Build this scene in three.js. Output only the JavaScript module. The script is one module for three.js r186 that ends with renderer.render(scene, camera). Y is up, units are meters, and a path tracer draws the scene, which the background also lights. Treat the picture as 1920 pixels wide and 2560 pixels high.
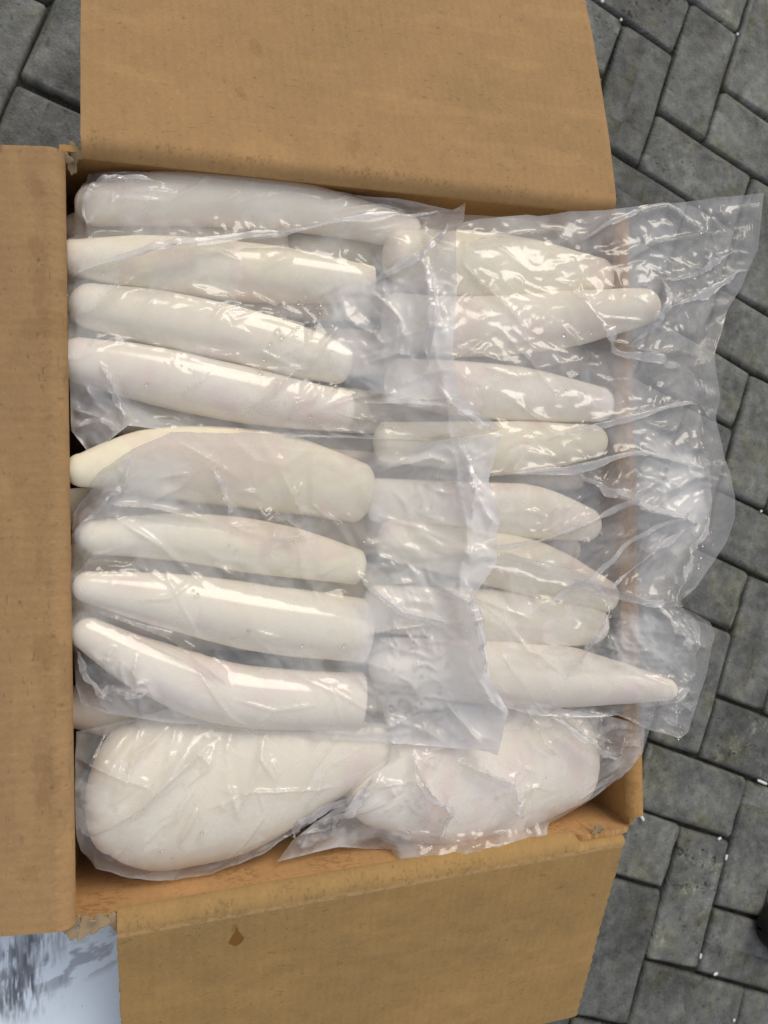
import * as THREE from 'three';
import { mergeGeometries, mergeVertices } from 'three/addons/utils/BufferGeometryUtils.js';

// ------------------------------------------------------------------ camera
// origin: on the pavement straight below the lens; x towards the carton's open side, y up, z along the carton
const EYE = new THREE.Vector3(0, 1, 0), F = 1923, PW = 1920, PH = 2560;
const RIGHT = new THREE.Vector3(0.9514, 0.3064, 0.0315).normalize();
const BACK = new THREE.Vector3(-0.3071, 0.9514, 0.0213);
BACK.addScaledVector(RIGHT, -BACK.dot(RIGHT)).normalize();
const UPV = new THREE.Vector3().crossVectors(BACK, RIGHT);
const camera = new THREE.PerspectiveCamera(2 * Math.atan(PH / 2 / F) * 180 / Math.PI, 3 / 4, 0.02, 60);
camera.matrixAutoUpdate = true;
camera.position.copy(EYE);
camera.quaternion.setFromRotationMatrix(new THREE.Matrix4().makeBasis(RIGHT, UPV, BACK));
camera.focus = 0.62;
camera.userData.fStop = 10;
camera.updateMatrixWorld(true);

// ------------------------------------------------------------------ sky, sun, exposure
const scene = new THREE.Scene();
{
  const w = 64, h = 32, d = new Float32Array(w * h * 4);           // an even overcast sky, brighter overhead
  for (let j = 0; j < h; j++) for (let i = 0; i < w; i++) {
    const up = Math.max(0, Math.sin(((j + 0.5) / h - 0.5) * Math.PI)), k = (1 + 2 * up) / 3, o = (j * w + i) * 4;
    d[o] = 0.97 * k; d[o + 1] = 1.0 * k; d[o + 2] = 1.06 * k; d[o + 3] = 1;
  }
  const sky = new THREE.DataTexture(d, w, h, THREE.RGBAFormat, THREE.FloatType);
  sky.mapping = THREE.EquirectangularReflectionMapping; sky.minFilter = sky.magFilter = THREE.LinearFilter; sky.needsUpdate = true;
  scene.background = sky; scene.environment = sky; scene.backgroundIntensity = scene.environmentIntensity = 0.62;
}
const sun = new THREE.DirectionalLight(0xfff4e4, 1.5);
sun.position.set(0.75, 1.25, -1.5).multiplyScalar(2.4);
sun.shadow.radius = 62; sun.castShadow = true;
sun.shadow.mapSize.set(2048, 2048);
Object.assign(sun.shadow.camera, { left: -1.6, right: 1.6, top: 1.6, bottom: -1.6, near: 0.5, far: 9 });
scene.add(sun, sun.target);
const renderer = new THREE.WebGLRenderer({ antialias: true });
renderer.setSize(768, 1024);
renderer.shadowMap.enabled = true;
renderer.toneMapping = THREE.LinearToneMapping;
renderer.toneMappingExposure = 1.25;

// ------------------------------------------------------------------ helpers
const V = (x, y, z) => new THREE.Vector3(x, y, z);
function rng(seed) { let a = seed >>> 0; return () => { a = (a + 0x6D2B79F5) | 0; let t = Math.imul(a ^ (a >>> 15), 1 | a); t = (t + Math.imul(t ^ (t >>> 7), 61 | t)) ^ t; return ((t ^ (t >>> 14)) >>> 0) / 4294967296; }; }
const hash = (x, y, s) => { let h = Math.imul(x, 374761393) + Math.imul(y, 668265263) + Math.imul(s, 974634777); h = Math.imul(h ^ (h >>> 13), 1274126177); return ((h ^ (h >>> 16)) >>> 0) / 4294967296; };
function vnoise(x, y, s = 0) {
  const xi = Math.floor(x), yi = Math.floor(y); let fx = x - xi, fy = y - yi;
  fx = fx * fx * (3 - 2 * fx); fy = fy * fy * (3 - 2 * fy);
  const a = hash(xi, yi, s), b = hash(xi + 1, yi, s), c = hash(xi, yi + 1, s), d = hash(xi + 1, yi + 1, s);
  return (a + (b - a) * fx) * (1 - fy) + (c + (d - c) * fx) * fy;
}
const fbm = (x, y, s, n = 4) => { let v = 0, a = 0.5, t = 0; for (let k = 0; k < n; k++) { v += a * vnoise(x, y, s + k * 17); t += a; a *= 0.5; x = x * 2.03 + 11.3; y = y * 2.03 + 7.7; } return v / t; };
const clamp = (x, a = 0, b = 1) => Math.min(b, Math.max(a, x));
const sstep = (a, b, x) => { const t = clamp((x - a) / (b - a)); return t * t * (3 - 2 * t); };
const lerp = (a, b, t) => a + (b - a) * t;
const deg = Math.PI / 180;
// a photo pixel as a point on the level y = h
function at(px, py, h) {
  const d = V(0, 0, 0).addScaledVector(RIGHT, (px - PW / 2) / F).addScaledVector(UPV, -(py - PH / 2) / F).sub(BACK);
  return EYE.clone().addScaledVector(d, (h - EYE.y) / d.y);
}
const pixelSize = (p) => -p.clone().sub(EYE).dot(BACK) / F;      // metres per photo pixel at p
const names = new Map();
function numbered(name) { const n = names.get(name) ?? 0; names.set(name, n + 1); return n ? `${name}_${String(n).padStart(3, '0')}` : name; }
function shade(o) { o.traverse((m) => { if (m.isMesh) { m.castShadow = true; m.receiveShadow = true; } }); return o; }
function tag(o, label, category, group, kind) {
  if (label) o.userData.label = label;
  if (category) o.userData.category = category;
  if (group) o.userData.group = group;
  if (kind) o.userData.kind = kind;
  return o;
}
function thing(name, label, category, group) { const g = new THREE.Group(); g.name = numbered(name); tag(g, label, category, group); scene.add(g); return g; }
function part(name, geo, mat, parent, kind) { const m = new THREE.Mesh(geo, mat); m.name = name; m.castShadow = m.receiveShadow = true; if (kind) m.userData.kind = kind; parent.add(m); return m; }
function top(name, geo, mat, label, category, group, kind) { const m = new THREE.Mesh(geo, mat); m.name = numbered(name); m.castShadow = m.receiveShadow = true; tag(m, label, category, group, kind); scene.add(m); return m; }
function texture(w, h, fn, srgb = true) {
  const d = new Uint8Array(w * h * 4), c = [0, 0, 0];
  for (let j = 0; j < h; j++) for (let i = 0; i < w; i++) { fn(i, j, c); const o = (j * w + i) * 4; d[o] = clamp(c[0], 0, 255); d[o + 1] = clamp(c[1], 0, 255); d[o + 2] = clamp(c[2], 0, 255); d[o + 3] = 255; }
  const t = new THREE.DataTexture(d, w, h, THREE.RGBAFormat);
  t.magFilter = t.minFilter = THREE.LinearFilter; t.wrapS = t.wrapT = THREE.RepeatWrapping; if (srgb) t.colorSpace = THREE.SRGBColorSpace; t.needsUpdate = true;
  return t;
}
// a bent board: f(u, v) gives its face, the back lies `thick` behind it
function sheet(f, nu, nv, thick, uvf) {
  const pos = [], uv = [], idx = [], P = [], N = [], e = 1e-3;
  for (let j = 0; j <= nv; j++) for (let i = 0; i <= nu; i++) {
    const u = i / nu, v = j / nv, p = f(u, v);
    const du = f(Math.min(1, u + e), v).sub(f(Math.max(0, u - e), v)), dv = f(u, Math.min(1, v + e)).sub(f(u, Math.max(0, v - e)));
    P.push(p); N.push(du.cross(dv).normalize());
  }
  const W = nu + 1, push = (p, q) => { pos.push(p.x, p.y, p.z); uv.push(q[0], q[1]); return pos.length / 3 - 1; };
  const face = [], back = [], edge = [];
  const uvs = (k) => uvf((k % W) / nu, Math.floor(k / W) / nv);
  P.forEach((p, k) => face.push(push(p, uvs(k))));
  P.forEach((p, k) => back.push(push(p.clone().addScaledVector(N[k], -thick), uvs(k))));
  for (let j = 0; j < nv; j++) for (let i = 0; i < nu; i++) {
    const a = j * W + i, b = a + 1, c = a + W, d = c + 1;
    idx.push(face[a], face[b], face[c], face[b], face[d], face[c], back[a], back[c], back[b], back[b], back[c], back[d]);
  }
  const rimIds = [];
  for (let i = 0; i < nu; i++) rimIds.push(i);
  for (let j = 0; j < nv; j++) rimIds.push(j * W + nu);
  for (let i = nu; i > 0; i--) rimIds.push(nv * W + i);
  for (let j = nv; j > 0; j--) rimIds.push(j * W);
  const n = rimIds.length;
  for (let k = 0; k < n; k++) {
    const a = rimIds[k], b = rimIds[(k + 1) % n];
    const q = [P[a], P[b], P[b].clone().addScaledVector(N[b], -thick), P[a].clone().addScaledVector(N[a], -thick)].map((p, m) => push(p, uvs(m === 0 || m === 3 ? a : b)));
    idx.push(q[0], q[2], q[1], q[0], q[3], q[2]);
  }
  const g = new THREE.BufferGeometry();
  g.setAttribute('position', new THREE.Float32BufferAttribute(pos, 3)); g.setAttribute('uv', new THREE.Float32BufferAttribute(uv, 2)); g.setIndex(idx); g.computeVertexNormals();
  return g;
}

// ------------------------------------------------------------------ pavement: herringbone pavers, 10 x 20 cm
const LAT_O = [0.7412, -0.7788], LAT_I = [0.0918, 0.0398], LAT_J = [-0.0373, 0.0955];
const lattice = (i, j) => {
  const k = sstep(-2, -6, i);                                    // the rows drift a little, as laid
  i -= 0.25 * k; j += 0.33 * k;
  return [LAT_O[0] + i * LAT_I[0] + j * LAT_J[0], LAT_O[1] + i * LAT_I[1] + j * LAT_J[1]];
};
{
  const pavement = new THREE.Group(); pavement.name = 'pavement'; tag(pavement, 'grey concrete pavers laid in a herringbone', null, null, 'structure'); scene.add(pavement);
  const paverTex = [0, 1, 2, 3].map((v) => texture(512, 512, (i, j, c) => {
    const x = i / 512, y = j / 512, S = 31 + v * 50;
    const big = fbm(x * 5, y * 5, S, 4), mid = fbm(x * 26, y * 26, S + 5, 3), fine = vnoise(x * 190, y * 190, S + 9), grit = vnoise(x * 90, y * 90, S + 3);
    let k = 96 + (big - 0.5) * 52 + (mid - 0.5) * 46 + (fine - 0.5) * 20;
    const worn = v === 1 ? 0.8 : v === 2 ? 0.3 : 0.06;
    const pale = sstep(0.52, 0.7, fbm(x * 14 + 3, y * 14, S + 21, 3)) * worn;       // exposed pale aggregate
    k += pale * (10 + 34 * sstep(0.6, 0.85, grit));
    const pit = sstep(0.74, 0.86, fbm(x * 44, y * 44, S + 33, 2)) * (0.35 + worn);
    k -= pit * 42;
    const moss = sstep(0.55, 0.75, fbm(x * 7 + 9, y * 7, S + 41, 3));
    if (vnoise(x * 130, y * 130, S + 77) > 0.985) k += 30;
    c[0] = k * 0.99 + moss * 2; c[1] = k * 1.0 + moss * 2; c[2] = k * 0.975 - moss * 7;
  }));
  const paverBump = texture(512, 512, (i, j, c) => { const x = i / 512, y = j / 512; c[0] = c[1] = c[2] = 255 * (0.5 * fbm(x * 40, y * 40, 5, 3) + 0.5 * vnoise(x * 150, y * 150, 8)); }, false);
  const paverMat = [1, 0.82, 1.12].flatMap((q) => paverTex.map((t) => new THREE.MeshStandardMaterial({ map: t, color: new THREE.Color().setRGB(q, q, q * 1.01), bumpMap: paverBump, bumpScale: 0.0012, roughness: 0.82 })));
  // outline with rounded corners, three rings: foot, shoulder, worn top
  function paverGeo(w, l, seed) {
    const r = rng(seed), ring = [], out = [];
    const corner = 0.006;
    for (let q = 0; q < 4; q++) for (let k = 0; k < 3; k++) {
      const a = (q + k / 2) * Math.PI / 2, cx = [1, -1, -1, 1][q] * (w / 2 - corner), cz = [1, 1, -1, -1][q] * (l / 2 - corner);
      ring.push([cx + Math.cos(a) * corner, cz + Math.sin(a) * corner]);
      if (k === 2) { const nx = [1, -1, -1, 1][(q + 1) % 4] * (w / 2 - corner), nz = [1, 1, -1, -1][(q + 1) % 4] * (l / 2 - corner); const ex = nx + Math.cos(a) * corner, ez = nz + Math.sin(a) * corner; const [sx, sz] = ring[ring.length - 1]; for (const t of [0.33, 0.66]) ring.push([lerp(sx, ex, t), lerp(sz, ez, t)]); }
    }
    const n = ring.length, jit = ring.map(() => [(r() - 0.5) * 0.0022, (r() - 0.5) * 0.0022, r()]);
    for (const [inset, y] of [[0, -0.05], [0, -0.006], [0.0025, -0.0012], [0.006, 0]]) for (let k = 0; k < n; k++) {
      const [x, z] = ring[k], m = Math.hypot(x / w, z / l) || 1, dn = inset * (0.7 + 0.8 * jit[k][2]);
      out.push(x - Math.sign(x) * Math.min(Math.abs(x), dn) + jit[k][0], y, z - Math.sign(z) * Math.min(Math.abs(z), dn) + jit[k][1]);
    }
    const idx = [];
    for (let s = 0; s < 3; s++) for (let k = 0; k < n; k++) { const a = s * n + k, b = s * n + (k + 1) % n; idx.push(a, a + n, b, b, a + n, b + n); }
    out.push(0, 0, 0); const c = out.length / 3 - 1;
    for (let k = 0; k < n; k++) idx.push(3 * n + (k + 1) % n, 3 * n + k, c);
    const g = new THREE.BufferGeometry(), uv = [], ou = r(), ov = r();
    for (let k = 0; k < out.length; k += 3) uv.push(out[k] / 0.3 + ou, (out[k + 2] + out[k + 1]) / 0.3 + ov);
    g.setAttribute('position', new THREE.Float32BufferAttribute(out, 3)); g.setAttribute('uv', new THREE.Float32BufferAttribute(uv, 2)); g.setIndex(idx); g.computeVertexNormals();
    return g;
  }
  const geos = Array.from({ length: 14 }, (_, k) => paverGeo(0.0972, 0.1985, 100 + k)), r = rng(7);
  let count = 0;
  for (let j = -8; j <= 20; j++) for (let i = -12; i <= 13; i++) {
    const s = (((i + j) % 4) + 4) % 4;
    if (s !== 0 && s !== 2) continue;
    const c0 = lattice(i + (s === 0 ? 0.5 : 1), j + (s === 0 ? 1 : 0.5));
    if (c0[0] < -0.75 || c0[0] > 1.42 || c0[1] < -1.25 || c0[1] > 1.2) continue;
    const e = s === 0 ? lattice(i + 0.5, j + 2) : lattice(i + 2, j + 0.5);
    const m = part(count ? `paver_${String(count).padStart(3, '0')}` : 'paver', geos[Math.floor(r() * 14)], paverMat[[0, 3, 4, 2, 1, 7, 8, 6, 11, 0, 3, 5][Math.floor(r() * 12)]], pavement);
    m.position.set(c0[0], -0.001 + (r() - 0.5) * 0.003, c0[1]);
    m.rotation.set((r() - 0.5) * 0.012, Math.atan2(e[0] - c0[0], e[1] - c0[1]) + (r() < 0.5 ? Math.PI : 0), (r() - 0.5) * 0.018);
    count++;
  }
  const sandTex = texture(512, 512, (i, j, c) => { const x = i / 512, y = j / 512, k = 44 + (fbm(x * 20, y * 20, 3, 4) - 0.5) * 50 + (vnoise(x * 200, y * 200, 4) - 0.5) * 36; c[0] = k * 1.04; c[1] = k; c[2] = k * 0.82; });
  sandTex.repeat.set(80, 80);
  const bed = part('joint_sand', new THREE.PlaneGeometry(24, 24).rotateX(-Math.PI / 2), new THREE.MeshStandardMaterial({ map: sandTex, roughness: 1 }), pavement);
  bed.position.y = -0.012;
  shade(pavement);
  console.log('pavers', count);
}

// ------------------------------------------------------------------ carton
const RIM = 0.42, BOARD = 0.0045;
const c00 = at(146, 366, RIM), c10 = at(1548, 522, RIM), c11 = at(1585, 2068, RIM), c01 = at(173, 2314, RIM);
// plan position inside the carton: s along x 0..1, t along z 0..1
const plan = (s, t) => [lerp(lerp(c00.x, c10.x, s), lerp(c01.x, c11.x, s), t), lerp(lerp(c00.z, c10.z, s), lerp(c01.z, c11.z, s), t)];
function kraft(seed, tone, extra) {
  return texture(1024, 1024, (i, j, c) => {
    const x = i / 1024, y = j / 1024;                            // one texture covers 0.6 m
    const broad = fbm(x * 7, y * 7, seed, 4) - 0.5, mid = fbm(x * 60, y * 60, seed + 9, 3) - 0.5;
    const fibre = vnoise(x * 150, y * 420, seed + 4), fine = vnoise(x * 512, y * 512, seed + 6) - 0.5;
    const scuff = sstep(0.6, 0.75, fbm(x * 9 + y * 3, y * 40, seed + 21, 3));
    let k = 1 + broad * 0.12 + mid * 0.07 + fine * 0.06 + scuff * 0.035;
    if (fibre > 0.86) k -= (fibre - 0.86) * 1.25 * (0.4 + vnoise(x * 30, y * 30, seed + 2));
    const f2 = vnoise(x * 380, y * 120, seed + 14); if (f2 > 0.9) k += (f2 - 0.9) * 0.8;
    c[0] = tone[0] * k; c[1] = tone[1] * k * (1 - broad * 0.02); c[2] = tone[2] * k * (1 - broad * 0.05);
    if (extra) extra(x * 0.6, y * 0.6, c);
  });
}
const dark = (c, a) => { c[0] *= 1 - 0.34 * a; c[1] *= 1 - 0.4 * a; c[2] *= 1 - 0.52 * a; };
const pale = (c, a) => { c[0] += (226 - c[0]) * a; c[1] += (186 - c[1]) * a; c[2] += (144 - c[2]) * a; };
const fluteBump = texture(256, 256, (i, j, c) => { const x = i / 256, y = j / 256; c[0] = c[1] = c[2] = 128 + 60 * Math.sin(x * Math.PI * 2 * 16 + (vnoise(x * 4, y * 6, 2) - 0.5) * 1.5) * (0.4 + 0.6 * vnoise(x * 5, y * 5, 4)) + 60 * (fbm(x * 40, y * 40, 6, 2) - 0.5); }, false);
fluteBump.repeat.set(5, 5);
const KR = [161, 127, 84];
const board = (map) => new THREE.MeshStandardMaterial({ map, bumpMap: fluteBump, bumpScale: 0.00042, roughness: 0.86 });
const grain = (x, y, s) => fbm(x * 160, y * 160, s, 4);
// wet fringe along the crease, in the paper's own blotches
const fringe = (x, d, w, s) => sstep(0.42, 0.62, grain(x, d, s) + 0.38 * (1 - d / w) - 0.18) * sstep(w, w * 0.4, d);
const matTop = board(kraft(11, KR, (x, y, c) => {
  const d = y - 0.012;
  if (d < 0.02) dark(c, 0.45 * sstep(0.55, 0.8, fbm(x * 700, y * 900, 3, 3)) * sstep(0.004, 0.001, Math.abs(d + 0.003)) * sstep(0.4, 0.65, vnoise(x * 30, 3, 5)));
  for (const [bx, by, r] of [[0.115, 0.07, 0.004], [0.118, 0.064, 0.003], [0.2, 0.03, 0.006], [0.206, 0.037, 0.004], [0.13, 0.118, 0.005]]) { const q = Math.hypot(x - bx, (y - by) * 0.7) / r + (grain(x, y, 8) - 0.5) * 2.2; dark(c, 0.16 * sstep(1.1, 0.7, q)); }
}));
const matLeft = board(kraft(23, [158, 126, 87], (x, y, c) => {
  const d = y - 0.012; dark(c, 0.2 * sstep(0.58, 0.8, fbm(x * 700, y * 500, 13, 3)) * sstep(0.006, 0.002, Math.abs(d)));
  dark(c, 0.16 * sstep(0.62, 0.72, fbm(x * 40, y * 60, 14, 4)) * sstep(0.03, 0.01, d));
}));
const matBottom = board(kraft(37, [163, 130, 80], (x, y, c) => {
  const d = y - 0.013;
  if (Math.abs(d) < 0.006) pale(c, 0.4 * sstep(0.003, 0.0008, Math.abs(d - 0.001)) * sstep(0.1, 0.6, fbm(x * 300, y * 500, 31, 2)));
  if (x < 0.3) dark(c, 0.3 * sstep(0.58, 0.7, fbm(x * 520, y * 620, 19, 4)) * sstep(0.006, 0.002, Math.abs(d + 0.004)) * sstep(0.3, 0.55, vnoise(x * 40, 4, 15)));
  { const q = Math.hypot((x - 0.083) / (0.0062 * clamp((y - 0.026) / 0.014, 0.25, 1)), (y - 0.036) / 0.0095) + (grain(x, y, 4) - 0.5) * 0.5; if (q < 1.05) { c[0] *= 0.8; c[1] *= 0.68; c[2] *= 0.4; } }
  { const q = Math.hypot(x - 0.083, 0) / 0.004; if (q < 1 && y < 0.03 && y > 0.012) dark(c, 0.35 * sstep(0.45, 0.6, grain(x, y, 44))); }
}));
const matWall = board(kraft(51, [168, 128, 76], (x, y, c) => { dark(c, 0.22 * sstep(0.52, 0.66, fbm(x * 140, y * 200, 71, 4)) * sstep(0.45, 0.65, fbm(x * 14, y * 14, 72, 2))); }));
const matWallStained = board(kraft(52, [182, 140, 92], (x, y, c) => {
  dark(c, 0.34 * sstep(0.5, 0.64, fbm(x * 260 + y * 230, y * 620, 81, 4)) * sstep(0.45, 0.62, fbm(x * 26, y * 26, 82, 3)));
  const st = fbm(x * 240, y * 12, 84, 3); if (x < 0.06) dark(c, 0.4 * sstep(0.55, 0.7, st));
}));
const matTorn = new THREE.MeshStandardMaterial({ map: texture(256, 256, (i, j, c) => { const x = i / 256, y = j / 256, k = 132 + (fbm(x * 20, y * 50, 5, 4) - 0.5) * 110; c[0] = k; c[1] = k * 0.87; c[2] = k * 0.68; }), roughness: 1 });
{
  const carton = thing('cardboard_box', 'tall brown corrugated carton with spread flaps, packed to the rim with bagged squid', 'box');
  const H = RIM - 0.006;                                         // the fold's start
  // walls: faces look inwards
  const wall = (name, a, b, mat, nu, rimWave, u0) => part(name, sheet((u, v) => {
    const [x, z] = plan(lerp(a[0], b[0], u), lerp(a[1], b[1], u));
    const e = Math.sin(Math.PI * u);
    const lean = a[1] === 1 && b[1] === 1 ? -0.022 * sstep(1, 0.8, v) * (0.35 + 0.65 * e) : 0;
    const bulge = lean + 0.006 * e * Math.sin(Math.PI * clamp(v)) + 0.0012 * (fbm(u * 9, v * 14, 61, 3) - 0.5) * 2 * sstep(1, 0.9, v);
    const nx = -(b[1] - a[1]), nz = (b[0] - a[0]);
    return V(x - nx * 0 + (a[0] === b[0] ? (a[0] ? 1 : -1) * bulge : 0), lerp(0.002, H + (rimWave ? rimWave(u) : 0), v), z + (a[1] === b[1] ? (a[1] ? 1 : -1) * bulge : 0));
  }, nu, 24, BOARD, (u, v) => [u0 + u * 0.8, v * 0.68]), mat, carton);
  wall('side_panel', [0, 0], [1, 0], matWall, 60, null, 0);
  wall('side_panel', [1, 0], [1, 1], matWall, 60, null, 0.3);
  wall('side_panel', [0, 1], [0, 0], matWall, 60, null, 0.5);
  // the far side's fold has torn open near one end: a ragged lip stands there
  wall('side_panel', [1, 1], [0, 1], matWallStained, 90, (u) => (u < 0.115 ? 0.004 + 0.004 * (fbm(u * 160, 1, 5, 3) - 0.3) - 0.006 * sstep(0.02, 0, u) : 0), 0);
  const [bx0, bz0] = plan(0, 0), [bx1, bz1] = plan(1, 1);
  part('bottom_panel', new THREE.BoxGeometry(bx1 - bx0 - 0.02, 0.005, bz1 - bz0 - 0.02).translate((bx0 + bx1) / 2, 0.0045, (bz0 + bz1) / 2), matWall, carton);
  // a flap: from the wall's top edge over a rounded fold, then out at `droop`
  const flap = (name, hinge, out, len, droop, mat, o = {}) => {
    const R = o.fold ?? 0.0065;
    const nu = o.nu ?? 50;
    part(name, sheet((u, v) => {
      const p = hinge(u), th = droop(u), arc = R * (Math.PI / 2 + th), total = arc + (typeof len === 'function' ? len(u) : len);
      let d = lerp(o.from ?? 0, total, v);
      // more rows near the fold
      if (!o.from) d = v < 0.3 ? arc * v / 0.3 : arc + (total - arc) * (v - 0.3) / 0.7;
      const a = Math.min(d / R, Math.PI / 2 + th), flat = Math.max(0, d - arc);
      const bend = (o.bend ?? 0) * flat * flat;
      let ox = R * (1 - Math.cos(a)), oy = R * Math.sin(a);
      ox += flat * Math.cos(th); oy += -flat * Math.sin(th) - bend;
      const rough = (fbm(u * 14, v * 9, o.seed ?? 1, 3) - 0.5) * 0.0022 * clamp(flat / 0.02) + (fbm(u * 34, v * 5, 7 + (o.seed ?? 1), 2) - 0.5) * 0.0008 * clamp(1 - flat / 0.01);
      let q = V(p.x, H + oy + rough, p.z).addScaledVector(out, ox);
      if (o.edge) q.add(o.edge(u, v, flat));
      return q;
    }, nu, o.nv ?? 44, BOARD * 0.9, (u, v) => {
      const th = droop(u), arc = R * (Math.PI / 2 + th), total = arc + (typeof len === 'function' ? len(u) : len);
      let d = v < 0.3 && !o.from ? arc * v / 0.3 : o.from ? lerp(o.from, total, v) : arc + (total - arc) * (v - 0.3) / 0.7;
      return [o.flip ? (1 - u) * o.span / 0.6 : u * o.span / 0.6, d / 0.6];
    }), mat, carton).userData.label = o.label;
  };
  const hz = (p, q) => (u) => p.clone().lerp(q, u);
  const tl = at(203, 366, RIM), tr = at(1534, 520, RIM);
  const serrate = (amp, pitch) => (u, v, flat) => (u < 0.004 || u > 0.996 ? V((u > 0.5 ? 1 : -1) * amp * (Math.sin(flat / pitch * Math.PI * 2)), 0, 0) : V(0, 0, 0));
  flap('flap', (u) => V(lerp(tr.x, tl.x, u), 0, lerp(c10.z, c00.z, u)), V(0, 0, -1), 0.226, (u) => lerp(7, 19, u) * deg, matTop, { span: tr.x - tl.x, flip: true, seed: 3, bend: 0.25, label: 'clean flap without a drip stain' });
  const l0 = at(160, 378, RIM), l1 = at(170, 2318, RIM);
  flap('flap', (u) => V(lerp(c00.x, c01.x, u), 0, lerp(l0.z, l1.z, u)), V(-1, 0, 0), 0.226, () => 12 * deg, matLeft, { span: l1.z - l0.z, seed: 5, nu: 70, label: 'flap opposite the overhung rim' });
  const b0 = at(292, 2304, RIM), b1 = at(1436, 2098, RIM), b2 = at(1552, 2082, RIM);
  const bz = (x) => lerp(c01.z, c11.z, (x - c01.x) / (c11.x - c01.x));
  const lenB = 0.217, droopB = () => 24 * deg;
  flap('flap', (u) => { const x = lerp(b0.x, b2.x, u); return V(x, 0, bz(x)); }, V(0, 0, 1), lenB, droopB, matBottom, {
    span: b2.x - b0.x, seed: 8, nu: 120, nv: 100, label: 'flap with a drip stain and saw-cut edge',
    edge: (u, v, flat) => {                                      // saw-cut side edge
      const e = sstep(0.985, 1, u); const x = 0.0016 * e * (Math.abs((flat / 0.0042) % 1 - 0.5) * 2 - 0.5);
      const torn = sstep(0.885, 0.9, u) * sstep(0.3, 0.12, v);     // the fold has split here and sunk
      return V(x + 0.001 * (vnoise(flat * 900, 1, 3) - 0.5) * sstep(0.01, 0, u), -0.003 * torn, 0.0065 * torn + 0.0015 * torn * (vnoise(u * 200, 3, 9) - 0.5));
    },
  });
  // the flap over the open side hangs straight down outside
  const r0 = at(1556, 540, RIM), r1 = at(1600, 2040, RIM);
  flap('flap', (u) => V(lerp(c11.x, c10.x, u), 0, lerp(r1.z, r0.z, u)), V(1, 0, 0), 0.2, () => 84 * deg, matWall, { span: r1.z - r0.z, seed: 12, nu: 60, fold: 0.0042, label: 'flap folded straight down outside' });
  // torn corners: ragged plies of paper
  const torn = (px, py, h, size, seed, tilt) => {
    const r = rng(seed), n = 34, shape = new THREE.Shape();
    for (let k = 0; k < n; k++) { const a = k / n * Math.PI * 2, q = size * (0.72 + 0.22 * r() + 0.25 * Math.sin(a * 3 + seed)); const x = Math.cos(a) * q * 1.2, y = Math.sin(a) * q * 0.8; k ? shape.lineTo(x, y) : shape.moveTo(x, y); }
    const g = new THREE.ExtrudeGeometry(shape, { depth: 0.0009, bevelEnabled: true, bevelSize: 0.0004, bevelThickness: 0.0004, bevelSegments: 1 });
    g.rotateX(-Math.PI / 2).rotateZ(tilt[0]).rotateX(tilt[1]).rotateY(r() * 6);
    const p = at(px, py, h); g.translate(p.x, p.y, p.z);
    part('torn_paper', g, matTorn, carton);
  };
  torn(160, 396, RIM - 0.006, 0.006, 3, [0.5, 0.2]); torn(190, 384, RIM - 0.008, 0.006, 4, [-0.3, 0.4]); torn(178, 392, RIM - 0.012, 0.009, 5, [0.2, -0.3]);
  torn(215, 2316, RIM - 0.006, 0.008, 6, [0.15, 0.1]); torn(250, 2306, RIM - 0.005, 0.007, 7, [-0.2, 0.3]); torn(282, 2302, RIM - 0.003, 0.006, 8, [0.3, 0.3]); torn(180, 2318, RIM - 0.006, 0.007, 9, [0.1, -0.1]);
  torn(1495, 2072, RIM + 0.0, 0.005, 10, [0.3, 0.2]);
}

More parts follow.
